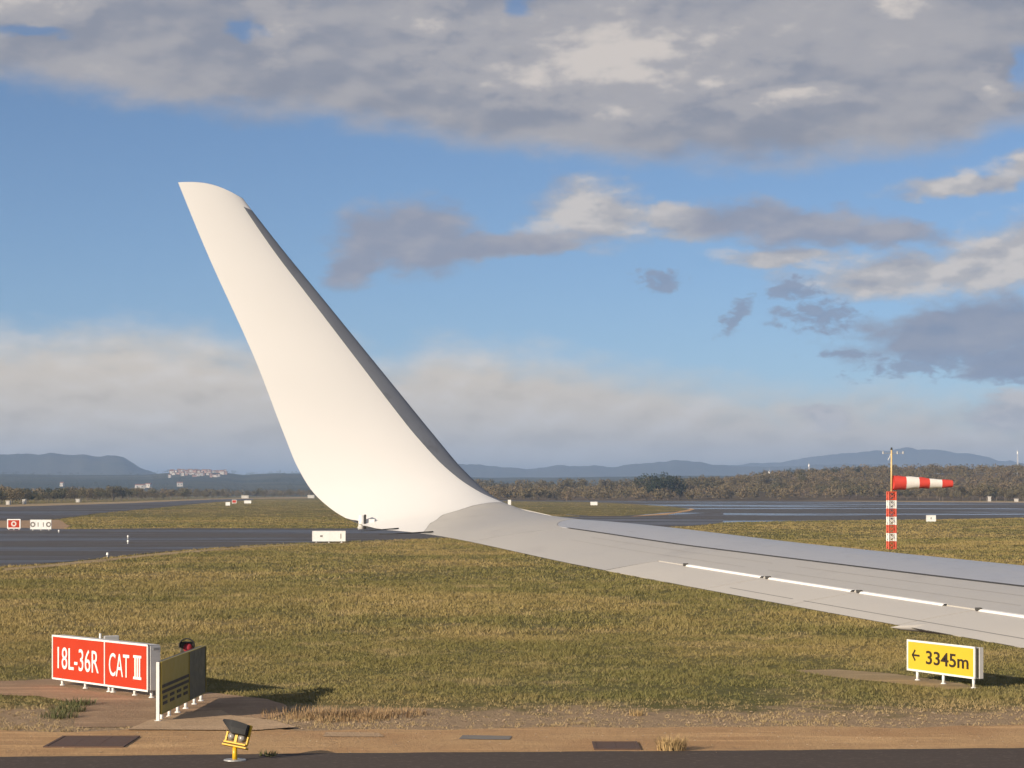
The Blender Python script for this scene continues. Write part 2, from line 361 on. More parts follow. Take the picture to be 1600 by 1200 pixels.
sheet('verge', [(-300, 792), (0, 788.5), (200, 783.6), (330, 779), (480, 776.6), (480, 778.5), (395, 779.4), (330, 780.8), (200, 786.6), (0, 792.5), (-300, 797.3)], .008, M_verge, 6., .5, seed=11)
sheet('grass_island', [(785, 783.2), (900, 784), (960, 786), (1040, 791), (1076, 795), (1062, 798.5), (1020, 803), (975, 806.3), (925, 806.5), (860, 802), (790, 793)], .034, M_turf, 4., .4, seed=12)
sheet('verge', [(-250, 824), (40, 825), (100, 827), (110, 822), (92, 812), (60, 813), (-250, 816)], .006, M_pad, 4., .4, seed=13)
sheet('verge', [(0, 888), (110, 879.5), (240, 865.5), (400, 853), (640, 844), (640, 845.2), (400, 854.8), (240, 868.2), (110, 883.5), (0, 893)], .012, M_verge, 2., .6, seed=14)
sheet('verge', [(985, 807.5), (1040, 804.8), (1076, 799), (1086, 796), (1078, 794.3), (1076, 796.2), (1050, 801.2), (1000, 805.5)], .040, M_should, 5., .3, seed=15)

# right-hand wooded rise
def rise(x, y):
    px = 800+x/y*FP
    a = min(1, max(0, (px-900)/480)); a = a*a*(3-2*a)
    b = min(1, max(0, (y-1060)/520)); b = b*b*(3-2*b)
    return a*b*15.5 + b*2.0
b = MB(); b.grid([[((px-800)/FP*y, y, rise((px-800)/FP*y, y)-.15) for px in range(620, 2000, 12)] for y in range(1040, 2300, 35)])
tag(b.build('hills', mat_hills('scrub_slope', (.12, .09, .05), (.17, .12, .075), (.09, .08, .04), .012), smooth=True), kind='structure')

def ridge(name, y0, y1, crest, mat, x0, x1, dx, rows, rough, seed, back=True, jag=2.4):
    """a range of hills: the crest line is given as bearing and height angle at distance y1"""
    cx = [c[0] for c in crest]; cy = [c[1] for c in crest]; G = []
    n = rows
    for r in range(n+(3 if back else 1)):
        t = r/n; y = y0+(y1-y0)*t; row = []
        for px in np.arange(x0, x1+.1, dx):
            c = float(np.interp(px, cx, cy))+jag*mnoise.fractal(Vector((px/34., seed, 0.)), .8, 2.1, 5); zc = EYE+(HOR-c)/FP*y1
            x = (px-800)/FP*y
            s = (t*t*(3-2*t)) if t <= 1 else max(0, 1-(t-1)*1.5)
            w = mnoise.fractal(Vector((x/rough, y/rough, seed)), .9, 2.1, 6)
            row.append((x, y, max(-.5, s*zc*(1+.0*w)+w*zc*.22*min(1, 2.5*t)*(1-.55*t))))
        G.append(row)
    b = MB(); b.grid(G); return tag(b.build(name, mat, smooth=True), kind='structure')
M_foot = mat_hills('hazy_farmland', (.035, .042, .022), (.085, .08, .045), (.022, .032, .018), .0035)
M_mont = mat_hills('far_mountain', (.05, .052, .04), (.075, .07, .05), (.035, .042, .03), .0011)
FOOT = [(-400, 741), (0, 742), (150, 744), (230, 743), (270, 739), (310, 737.5), (350, 739.5), (380, 743), (440, 740), (500, 742), (620, 742), (760, 748), (1000, 747), (1300, 745), (1900, 742)]
ridge('hills', 2400, 5600, FOOT, M_foot, -500, 2000, 8, 24, 700., 3., jag=0.)
ridge('mountains', 6600, 7800, [(-500, 716), (-150, 708), (0, 711), (28, 710), (45, 713), (75, 711.5), (110, 713), (150, 712.5), (190, 715), (205, 722), (222, 733), (250, 741), (300, 746), (2000, 750)], M_mont, -600, 420, 4, 16, 420., 5.)
ridge('mountains', 8200, 9600, [(200, 748), (400, 742), (470, 738), (560, 731), (690, 724), (760, 727), (830, 731), (880, 727), (960, 731), (1000, 724), (1050, 719), (1090, 722), (1130, 728), (1200, 730), (1300, 727), (1500, 732), (2000, 728)], M_mont, 250, 2000, 4, 16, 520., 7.)
ridge('mountains', 10200, 12000, [(600, 745), (900, 733), (1100, 730), (1230, 722), (1300, 712), (1350, 706), (1420, 702.5), (1480, 705), (1530, 712), (1570, 721), (1640, 726), (1800, 720), (2100, 724)], M_mont, 550, 2050, 4, 14, 700., 9.)

# the air between here and the mountains
def haze():
    H = 14600.; top = 290.
    b = MB(); b.box((0, 0, (top-2)/2), (2*H, 2*H, top+2))
    m = bpy.data.materials.new('haze'); m.use_nodes = True; t = m.node_tree; t.nodes.clear()
    o = t.nodes.new('ShaderNodeOutputMaterial'); v = t.nodes.new('ShaderNodeVolumePrincipled')
    v.inputs['Color'].default_value = (.43, .60, .90, 1); v.inputs['Density'].default_value = 1.15e-4; v.inputs['Anisotropy'].default_value = .0
    t.links.new(v.outputs[0], o.inputs['Volume'])
    tag(b.build('haze', m), 'thin blue haze over the airfield and the far hills', 'haze', kind='stuff')
haze()

# ------------------------------------------------------------------ the wing
FWD = np.array([.967, .255, 0.]); FWD /= np.linalg.norm(FWD); OUT = np.array([-FWD[1], FWD[0], 0.]); UPV = np.array([0, 0, 1.])
TIP = np.array([-.646, 15.7, 0.])
# stations: outboard offset, trailing edge fore-aft offset, height, chord
ST = np.array([(-8, 2.294, 3.095, 3.39), (-6, 1.72, 3.246, 2.916), (-4, 1.147, 3.390, 2.444), (-2, .573, 3.545, 1.972), (0, 0, 3.712, 1.5), (.35, -.08, 3.722, 1.417), (.7, -.175, 3.734, 1.345),
    (1.0, -.282, 3.774, 1.29), (1.2, -.422, 3.869, 1.315), (1.33, -.547, 4.0, 1.33), (1.42, -.655, 4.196, 1.285), (1.48, -.744, 4.432, 1.188), (1.56, -.955, 5.008, .936), (1.65, -1.287, 5.77, .649), (1.70, -1.478, 6.223, .463)])
SQ = np.concatenate([[0], np.cumsum(np.hypot(np.diff(ST[:, 0]), np.diff(ST[:, 2])))]); SQ -= SQ[4]; QTIP = SQ[-1]
def herm(x, ys):
    xs = SQ; i = int(min(max(np.searchsorted(xs, x)-1, 0), len(xs)-2)); h = xs[i+1]-xs[i]; t = (x-xs[i])/h
    def sl(j):
        if j == 0: return (ys[1]-ys[0])/(xs[1]-xs[0])
        if j == len(xs)-1: return (ys[-1]-ys[-2])/(xs[-1]-xs[-2])
        d0 = (ys[j]-ys[j-1])/(xs[j]-xs[j-1]); d1 = (ys[j+1]-ys[j])/(xs[j+1]-xs[j])
        return (d0*(xs[j+1]-xs[j])+d1*(xs[j]-xs[j-1]))/(xs[j+1]-xs[j-1])
    return ys[i]*(1+2*t)*(1-t)**2+sl(i)*h*t*(1-t)**2+ys[i+1]*t*t*(3-2*t)+sl(i+1)*h*t*t*(t-1)
_cache = {}
def station(q):
    k = round(q, 5)
    if k not in _cache:
        o, a, z, c = (herm(q, ST[:, j]) for j in range(4)); e = .01
        do = herm(q+e, ST[:, 0])-herm(q-e, ST[:, 0]); dz = herm(q+e, ST[:, 2])-herm(q-e, ST[:, 2]); n = math.hypot(do, dz)
        rise_le = float(np.interp(q, [0, .35, .7, 1., 1.2, 1.4, 1.65], [0, .025, .058, .085, .065, .03, 0]))
        _cache[k] = (o, a, z, c, (OUT*(-dz)+UPV*do)/n, 1. if q < .8 else max(.72, 1-.2*(q-.8)), rise_le)
    return _cache[k]
def skin(q, t, side=1, off=0.):
    """point of the wing surface: q metres outboard along the wing, t from leading (0) to trailing edge (1)"""
    o, a, z, c, n, th, rl = station(q)
    yt = 5*.113*(.2969*math.sqrt(t)-.126*t-.3516*t*t+.2843*t**3-.1036*t**4)
    h = c*(.012*4*t*(1-t)+side*yt*th)+side*off*min(1, 8*t+.15)*min(1, 7*(1-t)+.12)
    p = TIP+OUT*o+FWD*(a+c*(1-t))+UPV*(z+rl*(1-t)**1.5)+n*h
    if q > QTIP-.45:              # raked tip: the trailing edge runs higher than the leading edge
        k = (q-(QTIP-.45))/.45
        p = p+UPV*(k*k*(.155*t+.045*(1-t)+.048*math.sin(math.pi*t)))+FWD*(-.055*k*k*t-.015*k**3*(1-t))
    return Vector(p)
def lerp(a, b, t): return a+(b-a)*t

M_white = pbr('winglet_white_paint', (.76, .745, .72), .38, 0, .02, 1.2, dirt=(.68, .65, .6), dirt_amt=.12, spec=.4)
M_grey = pbr('wing_grey_paint', (.48, .455, .415), .42, 0, .05, 1.5, dirt=(.33, .31, .29), dirt_amt=.4, spec=.45)
M_greyl = pbr('aileron_grey_paint', (.55, .515, .46), .45, 0, .04, 2., dirt=(.4, .37, .34), dirt_amt=.2)
M_slat = pbr('slat_metal', (.53, .53, .54), .36, .3, .08, 5., dirt=(.36, .36, .37), dirt_amt=.4)
M_le = pbr('leading_edge_metal', (.20, .215, .245), .5, .25, .12, 3., dirt=(.09, .09, .1), dirt_amt=.4)
M_core = pbr('core_dark', (.06, .058, .055), .8)
M_sunlit_lip = pbr('sunlit_lip', (.80, .78, .74), .4)  # near-white, for sunlight painted along the hinge edges

wing = thing('aircraft_wing', 'grey airliner wing with tall white upswept winglet, seen from behind', 'aircraft wing', tuple(TIP))
def wbuild(b, name, mat, parent=None, smooth=True):
    loc = Vector(TIP); b.v = [tuple(Vector(p)-loc) for p in b.v]
    return b.build(name, mat, parent or wing, smooth)
def bnd(t):
    """where the white winglet paint starts, further out towards the leading edge"""
    return float(np.interp(t, [0, .02, .15, .31, .58, .8, .93, 1.], [1.16, 1.14, 1.08, 1.0, .82, .48, .16, -.02]))
# dark inner box: seen only in the gaps
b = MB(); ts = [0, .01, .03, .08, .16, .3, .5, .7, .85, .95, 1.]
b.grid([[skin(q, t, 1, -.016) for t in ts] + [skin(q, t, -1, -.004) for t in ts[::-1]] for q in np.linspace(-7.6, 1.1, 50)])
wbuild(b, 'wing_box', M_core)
def patch(name, qa, qb, ta, tb, mat, nq=30, nt=14, parent=None, drop=.015, off=0., side=1, tfun=None):
    """one skin panel with its edges turned down; qa and qb may depend on t"""
    f = lambda v, t: v(t) if callable(v) else v
    P = []
    T = [lerp(ta, tb, ((j/nt)**1.6 if ta < .01 else j/nt)) for j in range(nt+1)]
    for i in range(nq+1):
        row = [skin(lerp(f(qa, t), f(qb, t), i/nq), t, side, off) for t in T]
        qs = lerp(f(qa, T[0]), f(qb, T[0]), i/nq); qe = lerp(f(qa, T[-1]), f(qb, T[-1]), i/nq)
        P.append([skin(qs, T[0], side, off-drop)]+row+[skin(qe, T[-1], side, off-drop)])
    lo = [skin(f(qa, t), t, side, off-drop) for t in T]; hi = [skin(f(qb, t), t, side, off-drop) for t in T]
    P = [[lo[0]]+lo+[lo[-1]]]+P+[[hi[0]]+hi+[hi[-1]]]
    b = MB(); b.grid(P)
    o = wbuild(b, name, mat, parent)
    o.data.set_sharp_from_angle(angle=R(28)); return o
GAP = .006
S0, S1 = .595, .832          # slat line, hinge line
patch('slat', -7.5, lambda t: min(bnd(t)-.008, -.70+.9*(1-t/S0)**.6), 0., S0-.009, M_slat, 44, 22)
patch('outboard_panel', lambda t: -.70+.9*(1-min(1, t/S0))**.6+.006, lambda t: bnd(t)-.004, .0, 1., M_grey, 26, 26, drop=.004)
patch('wing_panel', -7.5, -.70, S0+.002, S1-.003, M_grey, 44, 10)
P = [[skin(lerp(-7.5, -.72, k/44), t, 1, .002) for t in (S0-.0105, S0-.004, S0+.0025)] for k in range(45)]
b = MB(); b.grid(P); wbuild(b, 'slat_shade_line', M_core)  # dark strip laid over the slat gap, its shade put into the colour
patch('tip_trailing_panel', -2.30, -.70, S1-.003, 1., M_grey, 14, 8, drop=.002)
for i, (qa, qb) in enumerate([(-3.30, -2.31), (-4.06, -3.31), (-4.93, -4.07), (-7.5, -4.94)]):
    patch('aileron' if i < 2 else 'flap', qa, qb, S1+.006, 1., M_greyl, 12, 8)
    # raised near-white strip: the sunlit hinge edge put into the colour
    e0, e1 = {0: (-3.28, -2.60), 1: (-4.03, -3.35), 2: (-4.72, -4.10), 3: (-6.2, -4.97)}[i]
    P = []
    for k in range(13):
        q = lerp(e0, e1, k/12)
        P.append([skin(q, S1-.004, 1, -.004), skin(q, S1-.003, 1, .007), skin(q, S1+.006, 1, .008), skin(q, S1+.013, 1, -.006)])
    b = MB(); b.grid(P); wbuild(b, 'sunlit_hinge_edge', M_sunlit_lip, smooth=False)
    b = MB(); p = skin(e1+.015, S1+.004, 1, .0); b.box(p+Vector((0, 0, .006)), (.03, .035, .016)); wbuild(b, 'hinge_bracket', M_core, smooth=False)
M_seam = pbr('seam_fill', (.22, .21, .2), .6)
for qa, qb in ((-7.4, -4.04), (-3.95, -3.4)):
    P = [[skin(lerp(qa, qb, k/20), .955, 1, .0015), skin(lerp(qa, qb, k/20), .9585, 1, .0015)] for k in range(21)]
    b = MB(); b.grid(P); wbuild(b, 'tab_seam', M_seam)
b = MB(); b.grid([[skin(q, t, -1) for t in ts] for q in np.linspace(-7.5, -.03, 40)][::-1]); wbuild(b, 'lower_skin', M_grey)
# small flush rivet rows and panel seams
for t in (.68, .76):
    for qa, qb in ((-7.4, -5.2), (-5.0, -3.1), (-2.9, -1.2)):
        P = [[skin(lerp(qa, qb, k/16), t, 1, .001), skin(lerp(qa, qb, k/16), t+.0022, 1, .001)] for k in range(17)]
        b = MB(); b.grid(P); wbuild(b, 'panel_seam', pbr('seam', (.36, .345, .33), .6) if 'seam' not in bpy.data.materials else bpy.data.materials['seam'])
# winglet: white shell, metal leading edge
def lesplit(q): return float(np.interp(q, [.95, 1.15, 1.3, 1.6, 1.9, 2.5, 3.2, 3.67], [.03, .045, .078, .122, .148, .152, .15, .135]))
qs = [None]
def shell(name, mat, qlist, ta, tb, nt, off, closed=True):
    P = []
    for q0 in qlist:
        row = []
        for s in (1, -1):
            T = [lerp(ta(q0), tb(q0), (j/nt)**(1.7 if ta(q0) == 0 else 1.)) for j in range(nt+1)]
            if s == 1: T = T[::-1]
            for t in T:
                q = max(q0, bnd(t)) if s == 1 else q0
                row.append(skin(q, t, s, off))
        P.append(row)
    b = MB(); b.grid(P); o = wbuild(b, name, mat); return o
QL = list(np.linspace(-.02, 1.2, 24))+list(np.linspace(1.24, 2.4, 30))+list(np.linspace(2.46, QTIP, 26))
o = shell('winglet', M_white, QL, lambda q: 0., lambda q: 1., 30, .0); winglet = o
# tip cap
row = [skin(QTIP, t, 1) for t in np.linspace(0, 1, 15)]; low = [skin(QTIP, t, -1) for t in np.linspace(0, 1, 15)]
b = MB(); mid = [(p+r)/2+Vector((0, 0, .006)) for p, r in zip(row, low)]; b.grid([row, mid, low]); wbuild(b, 'tip_cap', M_white)
P = []
for q in list(np.linspace(1.02, 2.0, 26))+list(np.linspace(2.05, 3.60, 26)):
    L = lesplit(q); T = [L*(j/10)**1.5 for j in range(11)]
    P.append([skin(q, L, 1, -.004)]+[skin(q, t, 1, .0035) for t in T[::-1]]+[skin(q, t, -1, .0035) for t in T[1:]])
b = MB(); b.grid(P); o = wbuild(b, 'leading_edge', M_le); o.data.set_sharp_from_angle(angle=R(30))
# tail position light at the trailing edge of the tip, static wicks, flap track fairing
p = skin(.98, 1., 1); M_lamp = pbr('lamp_housing', (.78, .76, .72), .35); M_black = pbr('black_rubber', (.02, .02, .02), .7)
b = MB()
for i in range(9):
    th = math.pi*i/8
b.tube(p+Vector((.03, 0, -.04)), p+Vector((.03, 0, .065)), .028, .024, 14); lt = wbuild(b, 'tail_light', M_lamp)
b = MB(); b.box(p+Vector((.054, .01, .014)), (.012, .06, .11)); wbuild(b, 'light_frame', M_black, lt, False)
b = MB(); b.box(p+Vector((.09, .02, .005)), (.07, .04, .06)); wbuild(b, 'light_base', M_white, lt, False)
for q, L in ((.50, .22), (-.06, .33)):
    a = skin(q, 1., 1); d = Vector(-FWD)
    b = MB(); b.tube(a-d*.06+Vector((0, 0, .014)), a+d*L+Vector((0, 0, -.004)), .006, .002, 6); wbuild(b, 'static_wick', M_black)
b = MB(); n = 16; fr = []
for i in range(n+1):
    s = i/n; r = .030*math.sin(math.pi*min(1, .03+s*.97))**.6+.001; c = skin(-5.02, min(1., .84+.16*s), -1)+Vector(FWD)*(-.10*max(0, s-.8)/.2)+Vector((0, 0, .012-.012*s))
    fr.append([c+Vector(OUT)*math.cos(a)*r*1.3+Vector((0, 0, math.sin(a)*r)) for a in np.linspace(0, 2*math.pi, 13)])
b.grid(fr); wbuild(b, 'flap_track_fairing', M_greyl)

# ------------------------------------------------------------------ signs
M_signwhite = pbr('sign_frame_white', (.80, .79, .76), .45, dirt=(.55, .5, .42), dirt_amt=.3)
M_signgrey = pbr('sign_end_grey', (.58, .56, .53), .5, dirt=(.42, .38, .33), dirt_amt=.3)
M_red = pbr('sign_red', (.46, .038, .012), .6, vary=.06, dirt=(.4, .05, .02), spec=.25)
M_yellow = pbr('sign_yellow', (.62, .45, .03), .5, vary=.05, dirt=(.6, .43, .04))
M_letw = pbr('letter_white', (.84, .82, .78), .5); M_letb = pbr('letter_black', (.03, .017, .012), .6)
M_dark = pbr('panel_dark', (.06, .056, .042), .5); M_safety = pbr('safety_yellow', (.78, .46, .015), .4, dirt=(.5, .3, .05))
M_steel = pbr('galvanised', (.42, .42, .41), .5, .4); M_rust = pbr('rusty_iron', (.105, .06, .04), .8, vary=.3, scale=14., bump=.4)
M_lens = pbr('lens_grey', (.24, .22, .2), .3)

def text_mesh(s, w, h, mat, name='lettering', bold=.0):
    """lettering fitted to w by h metres, standing in the local xz plane, centred, 4 mm thick"""
    cu = bpy.data.curves.new(name, 'FONT'); cu.body = s; cu.size = 1; cu.extrude = .004; cu.offset = bold; cu.resolution_u = 4
    ob = bpy.data.objects.new(name, cu); COL.objects.link(ob); bpy.context.view_layer.update()
    me = bpy.data.meshes.new_from_object(ob.evaluated_get(bpy.context.evaluated_depsgraph_get()))
    bpy.data.objects.remove(ob); bpy.data.curves.remove(cu)
    n = len(me.vertices); co = np.empty(n*3); me.vertices.foreach_get('co', co); co = co.reshape(-1, 3)
    a = co.min(0); c = co.max(0); out = np.zeros_like(co)
    out[:, 0] = (co[:, 0]-(a[0]+c[0])/2)*w/(c[0]-a[0]); out[:, 2] = (co[:, 1]-(a[1]+c[1])/2)*h/(c[1]-a[1]); out[:, 1] = -co[:, 2]
    me.vertices.foreach_set('co', out.ravel()); me.materials.clear(); me.materials.append(mat); me.name = name; me.update(); return me

def sign(name, label, A, B, z0, h, th, legs, panels, ends=(None, None), frame=.035, back=None, group=None, cat='airfield sign', leg_r=.03, fmat=None):
    """A, B: ground points under the left and right end; panels: (fraction, material)"""
    A = Vector(A); B = Vector(B); d = B-A; L = d.length; c = (A+B)/2
    t = thing(name, label, cat, (c.x, c.y, 0), math.atan2(d.y, d.x), group)
    MB().box((0, th*.05, z0+h/2), (L-.02, th*.9-.01, h-.02)).build('cabinet', back or M_signgrey, t)
    b = MB(); y = -th/2
    b.box((0, y, z0+frame/2), (L, .03, frame)).box((0, y, z0+h-frame/2), (L, .03, frame))
    b.box((-L/2+frame/2, y-.002, z0+h/2), (frame, .03, h)).box((L/2-frame/2, y-.002, z0+h/2), (frame, .03, h))
    b.build('frame', fmat or M_signwhite, t)
    x = -L/2; out = []
    for k, (fr, mt) in enumerate(panels):
        w = L*fr; p = MB().box((x+w/2, y+.004, z0+h/2), (w-.03, .016, h-.03)).build('panel', mt, t); out.append((p, x+w/2, w, y-.004))
        if k: MB().box((x, y-.004, z0+h/2), (frame*.9, .03, h-2*frame-.002)).build('divider', fmat or M_signwhite, t)
        x += w
    for fx in legs:
        lx = -L/2+fx*L; l = MB().tube((lx, -th*.1, .0), (lx, -th*.1, z0+.01), leg_r, leg_r, 10).build('leg', M_signwhite, t, True)
        MB().tube((lx, -th*.1, .0), (lx, -th*.1, .03), leg_r*2.2, leg_r*1.5, 10).build('foot', M_signwhite, l, False)
    return t, out
def put(me, parent, x, y, z):
    o = child(me.name, me, parent); o.location = (x, y, z); return o

# mandatory instruction sign 18L-36R | CAT III
A = g(91, 1070); B = g(241, 1091)
t, pan = sign('mandatory_sign', 'long red two-panel sign with white lettering in white frame on short legs', A, B, .13, .92, .26, (.06, .31, .56, .60, .82, .985), [(.565, M_red), (.435, M_red)])
p, x, w, y = pan[0]; put(text_mesh('18L-36R', w*.78, .45, M_letw, bold=.0), p, x, y-.006, .13+.46)
p, x, w, y = pan[1]; put(text_mesh('CAT', w*.47, .46, M_letw, bold=.0), p, x-w*.16, y-.006, .13+.45)
b = MB()
for k in (-1, 0, 1): b.box((x+w*.26+k*.085, y-.006, .13+.45), (.05, .006, .40))
b.box((x+w*.26, y-.007, .13+.24), (.31, .006, .05)).box((x+w*.26, y-.007, .13+.66), (.31, .006, .05)); b.build('lettering', M_letw, p)
Ltot = (Vector(B)-Vector(A)).length
MB().box((Ltot/2+.004, .02, .59), (.012, .22, .86)).build('end_plate', M_signwhite, t)
MB().box((Ltot/2+.012, .04, .96), (.010, .14, .05)).build('end_latch', M_steel, t)

# sign at right angles to it, shaded face towards the camera
A2 = g(247, 1129); B2 = g(317, 1094)
M_yellow_shade = pbr('sign_yellow_shaded', (.36, .275, .045), .5, vary=.08, dirt=(.35, .27, .06))  # sign yellow darkened to olive: this face's shade is in the colour
t, pan = sign('pattern_sign', 'shaded yellow sign with black bars, standing end-on beside the red sign', A2, B2, .14, .92, .10, (.06, .22, .40, .58, .78, .94), [(.60, M_yellow_shade), (.40, M_dark)], frame=.014, back=M_dark, fmat=M_yellow_shade)
p, x, w, y = pan[0]; 
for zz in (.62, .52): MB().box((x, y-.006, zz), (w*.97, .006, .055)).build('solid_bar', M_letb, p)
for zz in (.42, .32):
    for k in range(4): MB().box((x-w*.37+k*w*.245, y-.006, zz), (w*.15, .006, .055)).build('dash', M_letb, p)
L2 = (Vector(B2)-Vector(A2)).length
MB().box((-L2/2-.02, 0, .53), (.035, .055, 1.05)).build('end_post', M_signwhite, t)
MB().tube((-L2/2-.02, 0, 0), (-L2/2-.02, 0, .04), .08, .06, 10).build('post_foot', M_signwhite, t)

# yellow distance sign
A3 = g(1421, 1061.5); B3 = g(1527, 1076.5)
t, pan = sign('distance_sign', 'yellow sign reading 3345m with a left arrow, on three white legs', A3, B3, .20, .66, .10, (.13, .52, .955), [(1., M_yellow)], frame=.04)
p, x, w, y = pan[0]; zc = .20+.33
put(text_mesh('3345m', w*.62, .285, M_letb, bold=.012), p, x+w*.10, y-.006, zc-.005)
b = MB(); ax = x-w*.42; rt = lambda a: Matrix.Rotation(a, 3, 'Y')
b.box((ax+.14, y-.006, zc+.01), (.27, .006, .04))
b.box((ax+.055, y-.007, zc+.058), (.17, .006, .04), rt(R(-48))).box((ax+.055, y-.007, zc-.038), (.17, .006, .04), rt(R(48))); b.build('arrow', M_letb, p)
L3 = (Vector(B3)-Vector(A3)).length
MB().box((L3/2+.012, .0, zc), (.02, .05, .60)).build('gasket', M_dark, t)
MB().box((L3/2+.03, .07, zc), (.03, .09, .64)).build('end_plate', M_signgrey, t)

# signs out on the airfield
M_markgrey = pbr('mark_faded', (.22, .2, .18), .7)
def far_sign(name, label, px, py, wpx, hpx, mat, n, marks, rz=0., cat='airfield sign'):
    x, y = g(px, py); k = y/FP; w = wpx*k; h = hpx*k; leg = .12*h
    a = (x-w/2*math.cos(rz), y-w/2*math.sin(rz)); c = (x+w/2*math.cos(rz), y+w/2*math.sin(rz))
    t, pan = sign(name, label, a, c, leg, h-leg, .25, (.12, .5, .88), [(1/n, mat)]*n, frame=.10*h if mat == M_red else .05*h, leg_r=.05)
    for (pp, xx, ww, yy), mk in zip(pan, marks):
        b = MB(); s = (h-leg)*.5
        if mk == 'ring':
            for q in range(12):
                a0 = 2*math.pi*q/12; b.box((xx+math.cos(a0)*s*.42, yy-.01, leg+(h-leg)/2+math.sin(a0)*s*.42), (s*.25, .01, s*.25))
            b.build('mark', M_letw if mat == M_red else M_markgrey, pp)
        elif mk:
            b.box((xx+ww*mk[0], yy-.012, leg+(h-leg)/2), (s*mk[1], .01, s*mk[2])).build('mark', M_markgrey, pp)
    return t
far_sign('location_sign', 'small red sign with white border beside the four-panel white sign', 22, 828, 21, 17, M_red, 1, ['ring'])
far_sign('direction_sign', 'pale four-panel sign across the taxiway right of the small red sign', 64, 829, 33, 17, M_signwhite, 4, ['ring', (0, .16, .9), (0, .16, .9), 'ring'])
far_sign('direction_sign', 'white two-panel sign at the taxiway edge below the winglet root', 514, 848, 52, 18.5, M_signwhite, 2, [(.05, .5, .35), (.22, .16, .95)])
far_sign('runway_sign', 'small white sign with one dark mark on the grass right of the windsock', 1454.5, 816, 15, 11, M_signwhite, 1, [(0, .3, .6)])
far_sign('runway_sign', 'small white sign on the grass island between the runway and the wing', 928, 790, 11, 6, M_signwhite, 1, [None])
far_sign('runway_sign', 'leftmost white sign of the three tiny signs by the far taxiway', 356, 790.5, 7, 6, M_signwhite, 1, [None])
far_sign('location_sign', 'tiny red sign between two white ones by the far taxiway', 366, 787, 7, 6, M_red, 1, [None])
far_sign('runway_sign', 'rightmost white sign of the three tiny signs by the far taxiway', 387, 787, 11, 5, M_signwhite, 1, [None])
far_sign('runway_sign', 'tiny white sign close by the wing leading edge, beyond the wing root', 796, 790, 5, 9, M_signwhite, 1, [None])

# ------------------------------------------------------------------ guard lights
M_lampgrey = pbr('lamp_casting', (.24, .22, .19), .6, dirt=(.12, .1, .08))
def guard_light():
    x, y = g(367, 1191)
    t = thing('guard_light', 'yellow twin-lamp guard light with black hood on the asphalt edge', 'guard light', (x, y, .03), R(-14)); t.scale = (1.12, 1.12, 1.12)
    MB().tube((0, 0, 0), (0, 0, .012), .15, .145, 20).build('base_plate', M_steel, t)
    MB().tube((0, 0, .012), (0, 0, .17), .034, .030, 12).build('post', M_safety, t, True)
    tilt = Matrix.Rotation(R(9), 3, 'Y') @ Matrix.Rotation(R(-16), 3, 'X')
    def tb(b, c, d): return b.box(Vector((0, 0, .17))+tilt @ Vector(c), d, tilt)
    b = MB(); tb(b, (0, 0, .012), (.34, .12, .022)); tb(b, (0, -.012, .05), (.31, .10, .024)); b.build('tray', M_safety, t, bevel=.004)
    b = MB(); tb(b, (.155, 0, .185), (.020, .06, .26)); tb(b, (.08, .0, .315), (.17, .06, .018)); b.build('arm', M_safety, t, bevel=.003)
    tb(MB(), (-.145, 0, .125), (.022, .05, .13)).build('bracket', M_safety, t); tb(MB(), (0, -.03, .125), (.036, .04, .13)).build('bracket', M_safety, t)
    for s in (-1, 1):
        c = Vector((0, 0, .17))+tilt @ Vector((s*.072, -.005, .135)); n = tilt @ Vector((0, -1, 0))
        l = MB().tube(c-n*.06, c+n*.035, .046, .048, 16).build('lamp', M_lampgrey, t, True)
        MB().tube(c+n*.034, c+n*.042, .043, .036, 16).build('lens', M_lens, l, True)
    # hood: a shell over both lamps, cut away to a point at the left
    P = []
    for i in range(15):
        s = i/14; X = lerp(-.235, .142, s); zl = lerp(.29, .150, min(1, s*2.2)) if s < .45 else .150+.01*(s-.45); zt = lerp(.338, .315, s)+.012*math.sin(math.pi*s)
        dep = lerp(.05, .13, min(1, s*2.5))
        P.append([Vector((0, 0, .17))+tilt @ Vector(q) for q in ((X, -dep, zl+.02), (X, -dep-.02, (zl+zt)/2), (X, -dep+.01, zt), (X, .05, zt+.004), (X, .06, zl), (X, .04, zl-.004), (X, -dep, zl+.02))])
    b = MB(); b.grid(P); n = len(P[0])-1; k = len(b.v)-n-1
    b.f += [tuple(range(n))[::-1], tuple(range(k, k+n))]; b.build('hood', M_black, t)
guard_light()
